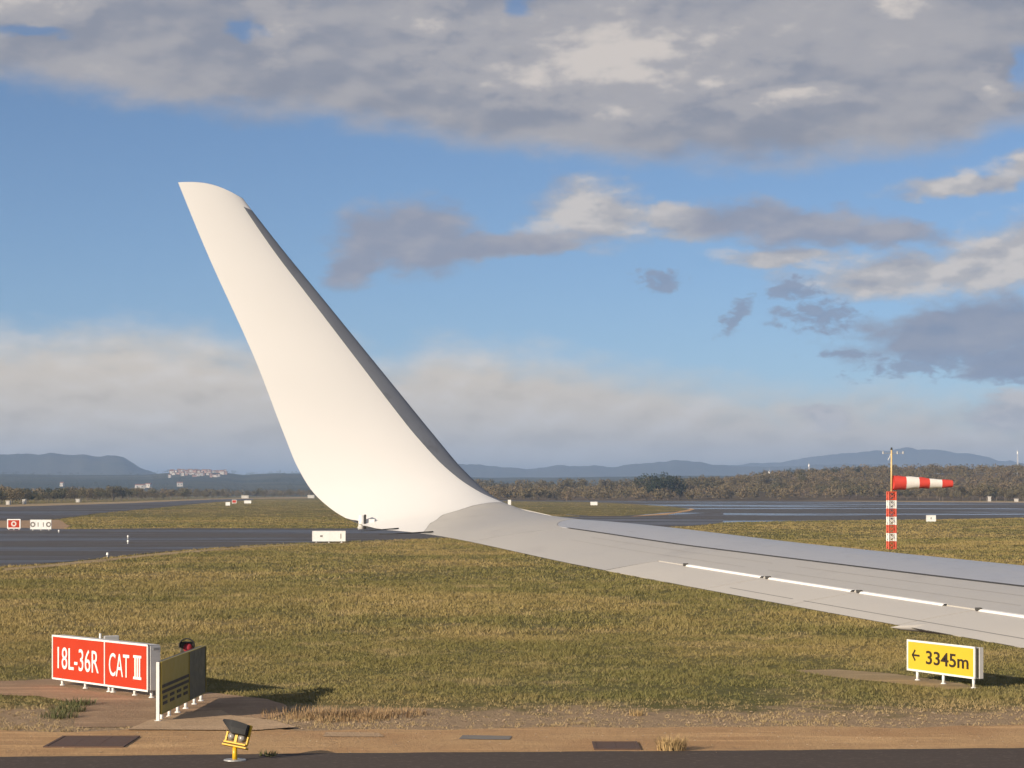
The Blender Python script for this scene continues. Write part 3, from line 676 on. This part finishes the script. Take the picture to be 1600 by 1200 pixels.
def hooded(name, label, px, Y, ztop, w, lens, rz):
    x = (px-800)/FP*Y; t = thing(name, label, 'guard light', (x, Y, 0), rz)
    MB().tube((0, 0, 0), (0, 0, ztop-.30), .03, .03, 10).build('post', M_steel, t, True)
    MB().tube((0, 0, 0), (0, 0, .015), .14, .14, 14).build('base_plate', M_steel, t)
    if not lens:
        MB().box((.05, .0, ztop-.14), (w*.85, .10, .17)).build('housing', M_signgrey, t, bevel=.015)
        MB().tube((-w*.5, -.02, ztop-.30), (-w*.5, -.02, ztop), .03, .025, 10).build('stub', M_signwhite, t, True)
        MB().box((-w*.25, 0, ztop-.27), (w*.6, .05, .05)).build('bracket', M_steel, t)
        return t
    P = []
    for i in range(13):
        a = math.pi*(-.15+1.3*i/12); c = math.cos(a)*w/2; s = math.sin(a)*.13
        P.append([Vector((c, yy, ztop-.16+s*(1 if s > 0 else .9)+(.02 if yy < 0 else 0))) for yy in (-.16, -.02, .12)])
    b = MB(); b.grid(P); h = b.build('hood', M_black if lens else M_signgrey, t, True); m = h.modifiers.new('s', 'SOLIDIFY'); m.thickness = .015
    MB().box((0, .05, ztop-.19), (w*.9, .14, .2)).build('housing', M_dark if lens else M_signgrey, t, bevel=.02)
    if lens:
        MB().tube((0.02, -.06, ztop-.2), (0.02, -.03, ztop-.2), .085, .09, 16).build('lens', lens, t, True)
    return t
M_redlens = pbr('red_lens', (.36, .035, .05), .3)
hooded('guard_light', 'black hooded red light rising behind the end-on patterned sign', 292, 42.6, 1.21, .30, M_redlens, R(6))
hooded('guard_light', 'pale grey light housing peeping over the top of the red sign', 170, 48.0, .95, .40, None, R(30))

# ------------------------------------------------------------------ windsock on its lattice mast
def windsock():
    x, y = g(1393, 858.5); t = thing('windsock', 'red and white windsock on yellow pole above red and white lattice mast', 'windsock', (x, y, 0), R(4))
    k = y/FP; H = 4.05; n = 7; w = .265
    M_r = pbr('mast_red', (.60, .075, .03), .5); M_w = pbr('mast_white', (.78, .76, .72), .5); M_pole = pbr('pole_yellow', (.70, .50, .22), .45)
    M_sr = pbr('sock_red', (.66, .06, .04), .75); M_sw = pbr('sock_white', (.80, .76, .70), .8)
    for i in range(n):
        z0 = H*i/n; z1 = H*(i+1)/n; b = MB(); C = [(-w, -w), (w, -w), (w, w), (-w, w)]
        for j in range(4):
            a = C[j]; c = C[(j+1) % 4]
            b.tube((*a, z0), (*a, z1), .05, None, 6); b.tube((*a, z1-.05), (*c, z1-.05), .028, None, 5); b.tube((*a, z0+.05), (*c, z0+.05), .028, None, 5)
            b.tube((*a, z0+.05), (*c, z1-.05), .026, None, 5); b.tube((*c, z0+.05), (*a, z1-.05), .026, None, 5)
        b.build('mast_section', M_w if i % 2 else M_r, t)
    MB().box((0, 0, H+.02), (.62, .62, .05)).build('platform', M_r, t)
    MB().tube((0, 0, H), (0, 0, 7.05), .075, .055, 10).build('pole', M_pole, t, True)
    b = MB(); b.tube((-.62, 0, 6.8), (.85, 0, 6.8), .02, None, 6).tube((-.25, 0, 6.3), (-.02, 0, 6.8), .02, None, 6); b.build('crossbar', M_steel, t)
    for X in (-.6, .42, .83): MB().tube((X, 0, 6.74), (X, 0, 6.93), .06, .05, 8).build('obstruction_lamp', M_steel, t)
    MB().tube((0, 0, 7.03), (0, 0, 7.2), .08, .06, 8).build('top_lamp', M_black, t)
    N = 5; L = 4.25; zc = 4.72; sec = 6
    MB().tube((.06, 0, zc-.5), (.06, 0, zc+.52), .03, None, 6).build('swivel', M_pole, t)
    bands = [0, .205, .425, .605, .815, 1.]
    for i in range(N):
        P = []
        for s in range(sec+1):
            u = lerp(bands[i], bands[i+1], s/sec); r = lerp(.52, .25, u); X = .12+L*u; cz = zc-.04*u-.05*u*u
            P.append([(X, math.cos(a)*r*.9, cz+math.sin(a)*r*(1+.035*math.sin(5*u*6.28+a*3))+.02*math.sin(11*u+2*a)) for a in np.linspace(0, 2*math.pi, 21)])
        b = MB(); b.grid(P); b.build('sock_band', M_sw if i % 2 else M_sr, t, True)
windsock()

# ------------------------------------------------------------------ iron covers, small lights and debris on the shoulder
def cover(label, pts, bars):
    P = [Vector((*g(*p), 0)) for p in pts]; c = sum(P, Vector())/4; ex = (P[1]-P[0]); ey = (P[3]-P[0]); w = ex.length; d = abs((P[3]-P[0]).y)
    t = thing('drain_cover', label, 'drain cover', (c.x, c.y, .018), math.atan2(ex.y, ex.x))
    b = MB(); f = .05
    b.box((0, -d/2+f/2, .006), (w, f, .03)).box((0, d/2-f/2, .006), (w, f, .03)).box((-w/2+f/2, 0, .006), (f, d-2*f, .028)).box((w/2-f/2, 0, .006), (f, d-2*f, .028)); b.build('rim', M_rust, t)
    for i in range(bars):
        xx = lerp(-w/2+f, w/2-f, (i+.5)/bars); MB().box((xx, 0, .004), ((w-2*f)/bars*.985, d-2*f-.004, .02)).build('plate', M_rust, t)
    return t
cover('wide rusty iron drain cover in the sandy shoulder left of the yellow light', [(78, 1170), (204, 1170), (212, 1153), (84, 1153)], 3)
cover('small rusty iron drain cover beside the dry weed on the shoulder', [(930, 1174), (1003, 1174), (992, 1162), (925, 1162)], 2)
for k, pts in enumerate([[(716, 1157), (795, 1158), (800, 1152), (722, 1151)], [(503, 1153), (600, 1153.5), (592, 1147), (510, 1146)]]):
    sheet('slab', pts, .026, (pbr('grey_patch', (.20, .18, .155), .9, bump=.4), M_slab)[k], .2, .04, seed=20+k)
def small_light(px, py, label):
    x, y = g(px, py); t = thing('taxiway_light', label, 'taxiway light', (x, y, .02), 0, 'edge lights of the middle taxiway')
    MB().tube((0, 0, 0), (0, 0, .16), .05, .04, 8).build('stem', M_steel, t); MB().tube((0, 0, .16), (0, 0, .30), .09, .06, 10).build('globe', M_letw, t)
for px, py in ((200, 842), (200, 850), (92, 833), (168, 871.5), (560, 827.5)): small_light(px, py, 'tiny white light standing on the wet middle taxiway')

def tuft_mesh(name, mat, n, h, spread, seed, width=.008, lean=.5):
    r = np.random.default_rng(seed); b = MB()
    for i in range(n):
        a = r.uniform(0, 6.283); d = spread*math.sqrt(r.uniform(0, 1)); x = math.cos(a)*d; y = math.sin(a)*d; H = h*r.uniform(.45, 1.)
        k = r.uniform(.1, lean)*H; a2 = a+r.normal(0, .6); w = width*r.uniform(.7, 1.3); tx = math.sin(a2)*w; ty = -math.cos(a2)*w
        m = (x+math.cos(a2)*k*.35, y+math.sin(a2)*k*.35, H*.6); e = (x+math.cos(a2)*k, y+math.sin(a2)*k, H)
        b.add([(x-tx, y-ty, 0), (x+tx, y+ty, 0), (m[0]+tx*.8, m[1]+ty*.8, m[2]), (m[0]-tx*.8, m[1]-ty*.8, m[2]), e], [(0, 1, 2, 3), (3, 2, 4)])
    return b.mesh(name, mat)
M_straw = pbr('dry_stalks', (.42, .29, .13), .9, vary=.25, scale=30.)
M_weedg = pbr('green_weed', (.10, .105, .04), .9, vary=.3, scale=20.)
def weed(label, px, py, n, h, s, mat, seed, z=.018):
    x, y = g(px, py); o = bpy.data.objects.new('dry_weed', tuft_mesh('dry_weed', mat, n, h, s, seed, .006, .9)); COL.objects.link(o); o.location = (x, y, z)
    tag(o, label, 'weed')
weed('bushy straw-coloured weed on the sandy shoulder right of the small drain cover', 1049, 1174, 260, .26, .22, M_straw, 3)
weed('low dry weed at the asphalt edge left of the two yellow lamps', 420, 1184, 60, .10, .14, M_weedg, 4, .03)
weed('pale dead weed with bent stalks in the bare strip right of centre', 996, 1118, 60, .16, .16, M_straw, 5, 0)
for i, (px, py, h, s) in enumerate([(482, 1118, .16, .9), (545, 1122, .14, .9), (600, 1117, .14, .8)]):
    weed(['brown dry bush nearest the patterned sign shadow', 'middle brown dry bush of the three on the bare strip', 'rightmost brown dry bush of the three on the bare strip'][i], px, py, 420, h, s, pbr('brown_stalks', (.29, .19, .095), .9, vary=.3, scale=20.), 30+i, 0)
for i, (px, py) in enumerate([(90, 1122), (105, 1112), (122, 1102)]):
    weed(['nearest dark green weed on the earth path left of the patterned sign', 'middle dark green weed on the earth path below the red sign', 'farthest dark green weed on the earth path below the red sign'][i], px, py, 200, .15, .35, M_weedg, 40+i, .01)

# gravel and clods strewn over the bare strip
def gravel():
    V = []; Fc = []
    r = np.random.default_rng(5)
    for i in range(2300):
        Y = 37.2+5.5*r.beta(1.3, 2.6); X = r.uniform(-5.5, 12)
        if i > 1300: Y = 37.2-3.6*r.beta(.8, 1.6); X = r.uniform(-10, 11)
        zb = .010 if Y > 37.2 else (.018 if Y > 33.9 else .03); s = (.007+.022*r.random()**4)*(1 if i < 1300 else .7); k = len(V)
        q = r.normal(0, .15, (6, 3))
        for d, j in zip(((1, 0, 0), (0, 1, 0), (-1, 0, 0), (0, -1, 0), (0, 0, .7), (0, 0, -.4)), q): V.append((X+(d[0]+j[0])*s*1.4, Y+(d[1]+j[1])*s, zb+(d[2]+j[2])*s))
        Fc += [(k+a, k+c, k+4) for a, c in ((0, 1), (1, 2), (2, 3), (3, 0))]+[(k+c, k+a, k+5) for a, c in ((0, 1), (1, 2), (2, 3), (3, 0))]
    b = MB(); b.v = V; b.f = Fc; tag(b.build('gravel', mat_earth('stones', (.30, .21, .13), (.40, .30, .20), (.2, .14, .085))), 'loose stones and clods on the bare strip', 'gravel', kind='stuff')
gravel()

# ------------------------------------------------------------------ grass
def tri_mesh(name, V, mat):
    V = np.asarray(V, dtype=np.float32).reshape(-1, 3); n = len(V)//3
    me = bpy.data.meshes.new(name); me.vertices.add(n*3); me.loops.add(n*3); me.polygons.add(n)
    me.vertices.foreach_set('co', V.ravel()); me.loops.foreach_set('vertex_index', np.arange(n*3, dtype=np.int32))
    me.polygons.foreach_set('loop_start', np.arange(0, n*3, 3, dtype=np.int32)); me.update(calc_edges=True); me.materials.append(mat); return me
def in_poly(X, Y, P):
    c = np.zeros(len(X), bool); n = len(P)
    for i in range(n):
        (x0, y0), (x1, y1) = P[i], P[i-1]
        if y0 == y1: continue
        c ^= ((y0 > Y) != (y1 > Y)) & (X < (x1-x0)*(Y-y0)/(y1-y0)+x0)
    return c
def turf():
    r = np.random.default_rng(11); X = []; Y = []; FAR = []
    half = lambda y: y*.232*1.1+1.2
    for y0, y1, dens, far in ((36.5, 62, 80, 1.), (62, 100, 24, 1.7), (100, 190, 7, 2.8), (190, 360, 1.3, 5.), (360, 1250, .11, 9.)):
        n = int((y1-y0)*(half(y0)+half(y1))*dens); y = np.sqrt(r.uniform(y0*y0, y1*y1, n)); X.append(r.uniform(-1, 1, n)*half(y)); Y.append(y); FAR.append(np.full(n, far))
    X = np.concatenate(X); Y = np.concatenate(Y); FAR = np.concatenate(FAR); keep = np.ones(len(X), bool)
    for kind, P in SHEETS:
        k = in_poly(X, Y, P)
        if kind == 'grass_island': keep |= k
        else: keep &= ~k
    X, Y, FAR = X[keep], Y[keep], FAR[keep]
    C = np.array([mnoise.noise(Vector((x*.5, y*.5, 1.)))+.6*mnoise.noise(Vector((x*2.1, y*2.1, 4.))) for x, y in zip(X, Y)])
    E = 41.3+.02*X+np.array([2.4*mnoise.noise(Vector((x*.3, y*.3, 9.))) if y < 50 else 0 for x, y in zip(X, Y)])
    LF = np.array([mnoise.noise(Vector((x*.11, y*.11, 21.))) for x, y in zip(X, Y)]); D = .8+.5*C+.5*LF; D = np.where(Y < E, D*(.34+.5*np.maximum(0, C)), D); keep = r.random(len(X)) < D
    X, Y, FAR, C, E = (a[keep] for a in (X, Y, FAR, C, E)); n = len(X); B = 6
    h = (.036+.045*np.maximum(0, C+.25)+.025*r.random(n))*np.minimum(FAR, 1.7)*np.where(Y < E, .7, 1.)
    rep_ = lambda a: np.repeat(a, B); N = n*B; x, y, far, h = rep_(X), rep_(Y), rep_(FAR), rep_(h)
    a = r.uniform(0, 6.283, N); d = r.uniform(0, .085, N)*far; bx = x+np.cos(a)*d; by = y+np.sin(a)*d
    a2 = r.uniform(0, 6.283, N); l = h*r.uniform(.2, 1., N); hh = h*r.uniform(.5, 1.15, N); w = .0075*far*r.uniform(.6, 1.4, N); a3 = r.uniform(0, 3.14, N); O = np.zeros(N)
    V = np.stack([np.stack([bx-np.cos(a3)*w, by-np.sin(a3)*w, O], 1), np.stack([bx+np.cos(a3)*w, by+np.sin(a3)*w, O], 1), np.stack([bx+np.cos(a2)*l, by+np.sin(a2)*l, hh], 1)], 1)
    o = bpy.data.objects.new('grass', tri_mesh('grass', V, M_blades)); COL.objects.link(o); tag(o, 'short patchy green and straw-coloured airfield grass', 'grass', kind='stuff')
    print('blades', N)
turf()

# ------------------------------------------------------------------ trees
M_leaf = mat_foliage('autumn_foliage', (.095, .088, .042), (.17, .13, .07), (.07, .062, .032))
M_leafd = mat_foliage('dark_pine', (.03, .042, .022), (.045, .05, .026), (.025, .032, .016))
M_wood = mat_foliage('scrub_wood', (.125, .105, .052), (.195, .14, .08), (.085, .072, .038), False, .03)
M_bark = pbr('bark', (.16, .125, .09), .9, vary=.3, bump=.5)
def crown_pts(r, lobes, n, size):
    """leaf clumps spread over the shells of several lobes"""
    L = np.column_stack([r.normal(0, .23, lobes), r.normal(0, .23, lobes), r.uniform(.38, .82, lobes), r.uniform(.17, .30, lobes)])
    P = L[r.integers(0, lobes, n)]; unit = lambda a: a/(np.linalg.norm(a, axis=1, keepdims=True)+1e-6)
    d = unit(r.normal(0, 1, (n, 3))); c = P[:, :3]+d*(P[:, 3]*(.55+.5*r.random(n)**.6))[:, None]*np.array([1, 1, .85])
    u = unit(r.normal(0, 1, (n, 3))); w = unit(np.cross(u, d+.3*r.normal(0, 1, (n, 3)))); s = (size*r.uniform(.55, 1.35, n))[:, None]
    return np.stack([c+u*s, c+w*s*.8, c-u*s*.8-w*s*.3], 1).reshape(-1, 3)
def tree_kind(seed, mat, lobes, n):
    r = np.random.default_rng(seed); crown = tri_mesh('crown', crown_pts(r, lobes, n, .046), mat)
    t = MB(); t.tube((0, 0, -.02), (.01, 0, .35), .028, .018, 7)
    for k in range(5):
        a = k*1.3+seed; t.tube((.01, 0, .22+.05*k), (math.cos(a)*.2, math.sin(a)*.2, .48+.06*k), .012, .004, 5)
    t.tube((.01, 0, .35), (0, .02, .8), .018, .005, 6)
    return t.mesh('trunk', M_bark), crown
KINDS = [tree_kind(i, M_leaf, 7+i % 3, 900) for i in range(5)]; DARK = [tree_kind(20+i, M_leafd, 6, 900) for i in range(2)]
def tree(name, label, group, x, y, z, h, w, kind, rz):
    t = thing(name, label, 'tree', (x, y, z), rz, group); t.scale = (w, w, h)
    child('trunk', kind[0], t); child('crown', kind[1], t)
rt = np.random.default_rng(3)
xl = [0, 100, 300, 400, 480]; 
def tree_rows():
    # left of the winglet, beyond the far taxiway
    px = -60.
    while px < 500:
        for row in (0, 1):
            base = float(np.interp(px, [-60, 0, 100, 300, 400, 500], [790.5, 788.3, 785, 780.4, 778.3, 777.2]))-(.9 if row else 0)-rt.uniform(0, .5)
            X, Y = g(px+rt.uniform(-4, 4), base); top = float(np.interp(px, [-60, 40, 100, 180, 260, 340, 420, 500], [759, 763, 762, 757, 764, 765, 763, 762]))+rt.uniform(-2, 8)
            h = (base-top)*Y/FP; dk = 30 < px < 108 and row == 1
            tree('pine_tree' if dk else 'broadleaf_tree', 'dark green pine standing behind the olive trees at far left' if dk else 'olive-brown tree in the line beyond the left-hand taxiway',
                 'dark pines at far left' if dk else 'trees beyond the left-hand taxiway', X, Y, 0, h, h*rt.uniform(.8, 1.15), (DARK if dk else KINDS)[rt.integers(2 if dk else 5)], rt.uniform(0, 6.28))
        px += rt.uniform(10, 16)
    px = 735.
    while px < 1640:
        for row in (0, 1):
            base = float(np.interp(px, [700, 1000, 1300, 1640], [779., 780.4, 782., 784.]))-(.8 if row else 0)-rt.uniform(0, .4)
            X, Y = g(px+rt.uniform(-4, 4), base)
            top = float(np.interp(px, [735, 900, 1050, 1200, 1300, 1640], [753, 751, 752, 755, 756, 757]))+rt.uniform(-1, 11)
            h = (base-top)*Y/FP
            tree('broadleaf_tree', 'olive-brown tree in the wood beyond the runway on the right', 'trees beyond the right-hand runway', X, Y, rise(X, Y), h, h*rt.uniform(.75, 1.1), KINDS[rt.integers(5)], rt.uniform(0, 6.28))
        px += rt.uniform(11, 17)
    for px in (1010, 1028, 1044, 1060, 1235, 1252, 1270, 1288, 1306, 1324, 1340):
        Y = 1150. if px < 1100 else 1500.; X = (px-800)/FP*Y; top = 739.5 if px < 1100 else 731; z = rise(X, Y); h = max(6, EYE+(HOR-top-rt.uniform(0, 3))/FP*Y-z)
        tree('pine_tree', 'dark pine in the clump on the low wooded skyline' if px < 1100 else 'dark pine on the crest of the wooded rise left of the windsock', 'dark pines on the skyline', X, Y, z, h, h*rt.uniform(.7, .9), DARK[rt.integers(2)], rt.uniform(0, 6.28))
tree_rows()
def woodland(name, label, n, region, hr, mat, tri, seed):
    r = np.random.default_rng(seed); V = []
    for i in range(n):
        x, y, z, hs = region(r); h = r.uniform(*hr)*hs; c = crown_pts(r, 6, tri, .072); w = h*r.uniform(.8, 1.2)
        V.append(c*np.array([w, w, h])+np.array([x, y, z-.12*h]))
    o = bpy.data.objects.new(name, tri_mesh(name, np.concatenate(V), mat)); COL.objects.link(o); tag(o, label, 'wood', kind='stuff')
def reg_right(r):
    y = r.uniform(1090, 1850); px = r.uniform(640, 1680); x = (px-800)/FP*y; return x, y, rise(x, y), 1.
def reg_left(r):
    px = r.uniform(-90, 640); y = r.uniform(1.08, 1.7)*EYE*FP/float(np.interp(px, [-90, 0, 100, 300, 400, 640], [21, 18.3, 15, 10.4, 8.3, 7.])); x = (px-800)/FP*y; return x, y, 0, 1.
woodland('woodland', 'scrubby brown and olive wood covering the rise beyond the runway', 1500, reg_right, (5., 9.), M_wood, 170, 1)
woodland('woodland', 'olive-brown wood behind the left tree line', 330, reg_left, (5.5, 9.), M_wood, 170, 2)
def reg_foot(r):
    y = r.uniform(2500, 5300); px = r.uniform(-80, 660); x = (px-800)/FP*y
    return x, y, foot_z(px, y), 1.
def foot_z(px, y):
    c = float(np.interp(px, [f[0] for f in FOOT], [f[1] for f in FOOT])); zc = EYE+(HOR-c)/FP*5600; t = (y-2400)/3200; s = t*t*(3-2*t)
    w = mnoise.fractal(Vector((((px-800)/FP*y)/700, y/700, 3.)), .9, 2.1, 6)
    return max(-.5, s*zc+w*zc*.22*min(1, 2.5*t)*(1-.55*t))
woodland('woodland', 'dark scattered woods on the hazy plain below the left mountains', 900, reg_foot, (5., 11.), mat_foliage('hazy_wood', (.04, .048, .025), (.07, .066, .035), (.03, .035, .02), False, .004), 26, 4)

# ------------------------------------------------------------------ the far town, barns, huts and masts
M_wall = pbr('white_render', (.52, .48, .43), .8); M_wall2 = pbr('brick_render', (.38, .23, .17), .85); M_roof = pbr('roof_tile', (.27, .13, .09), .85); M_pane = pbr('window_dark', (.08, .08, .09), .4)
def house(label, x, y, z, w, d, h, wall, group=None, cat='house', name='house', win=2):
    t = thing(name, label, cat, (x, y, z), rt.uniform(-.3, .3), group)
    MB().box((0, 0, h/2-1), (w, d, h+2)).build('wall', wall, t)
    b = MB(); r = h*.28; e = .4
    b.add([(-w/2-e, -d/2-e, h), (w/2+e, -d/2-e, h), (w/2+e, d/2+e, h), (-w/2-e, d/2+e, h), (-w/2-e, 0, h+r), (w/2+e, 0, h+r)], [(0, 1, 5, 4), (2, 3, 4, 5), (0, 4, 3), (1, 2, 5), (3, 2, 1, 0)]); b.build('roof', M_roof, t)
    for k in range(win):
        MB().box(((k-(win-1)/2)*w/win, -d/2-.02, h*.55), (w/win*.3, .1, h*.3)).build('window', M_pane, t)
for i in range(64):
    px = 266+88*((i*.618) % 1)+rt.uniform(-2, 2); Y = 4300+1150*((i*.37) % 1); z = foot_z(px, Y)
    col = (M_wall, M_wall2, M_wall)[i % 3]
    house('small white house in the far hillside town' if col is M_wall else 'small brick-red house in the far hillside town', (px-800)/FP*Y, Y, z, rt.uniform(5, 10), 7, rt.uniform(3.2, 6), col, 'houses of the far town' if col is M_wall else 'brick houses of the far town')
for px, py, w, lab in ((219, 759, 15, 'long white barn left of the pair on the plain below the town'), (232, 757.5, 9, 'smaller white barn right of the long barn on the plain'), (281, 755, 9, 'white farmhouse on the plain right below the far town'), (97, 756, 5, 'small pale farmhouse on the plain at far left')):
    for Y in np.arange(2450, 5200, 50):
        z = foot_z(px, Y)
        if EYE+(HOR-py)/FP*Y-z < 5: break
    house(lab, (px-800)/FP*Y, Y, z, w, 8, 5.5, M_wall, None, 'farm building', 'farm_building', 2)
M_hut = pbr('hut_render', (.52, .50, .46), .8, dirt=(.35, .32, .28))
def hut(px, py, w, h, label):
    x, y = g(px, py); t = thing('equipment_hut', label, 'hut', (x, y, 0))
    MB().box((0, 0, h/2), (w, 2, h)).build('wall', M_hut, t); MB().box((0, 0, h+.08), (w+.3, 2.3, .16)).build('roof', M_signgrey, t); MB().box((w*.1, -1.02, h*.42), (w*.3, .05, h*.75)).build('door', M_signgrey, t)
hut(1546, 783.6, 1.1, 2.2, 'narrow white hut at the edge of the wood right of the windsock')
hut(1588, 784., 1.4, 1.2, 'low white hut at the edge of the wood, rightmost in view')
hut(832, 780, 2.2, 1.6, 'white hut at the edge of the wood just right of the winglet')
hut(1086, 781, 1.5, 2.0, 'white hut before the wood between winglet and windsock')
hut(13, 788.6, 1.2, 1.2, 'low pale hut before the trees, leftmost in view')
hut(38, 788, 1.0, 1.6, 'second pale hut from the left before the trees')
hut(122, 784.8, 1.6, 1.3, 'pale hut before the trees above the four-panel white sign')
hut(486, 778.4, 5., 2.2, 'white flat hut peeping out just left of the winglet')
hut(383, 778.8, 5., 2., 'white flat hut at the far end of the left-hand taxiway')
M_mast = pbr('mast_steel', (.62, .60, .58), .6)
for px, Y, top, lab in ((1264, 2000, 724, 'lattice radio mast on the skyline left of the windsock'), (1202, 1700, 735, 'shorter radio mast over the wood between winglet and windsock'), (1590, 2050, 704, 'tall pale radio mast on the rise at the right edge')):
    x = (px-800)/FP*Y; z0 = rise(x, Y); H = EYE+(HOR-top)/FP*Y-z0; t = thing('radio_mast', lab, 'radio mast', (x, Y, z0)); b = MB(); n = 10
    for k in range(3):
        a = k*2.094; b.tube((math.cos(a)*1.1, math.sin(a)*1.1, -1), (math.cos(a)*.35, math.sin(a)*.35, H), .13, .09, 5)
    for i in range(n):
        for k in range(3):
            a = k*2.094; c = a+2.094; r0 = lerp(1.1, .35, i/n); r1 = lerp(1.1, .35, (i+1)/n); b.tube((math.cos(a)*r0, math.sin(a)*r0, H*i/n), (math.cos(c)*r1, math.sin(c)*r1, H*(i+1)/n), .07, None, 4)
    b.build('lattice', M_mast, t); MB().tube((0, 0, H-3), (0, 0, H-1), .7, .7, 10).build('antenna_drum', M_signwhite, t); MB().tube((0, 0, H-1), (0, 0, H+2), .06, .04, 6).build('spike', M_mast, t)
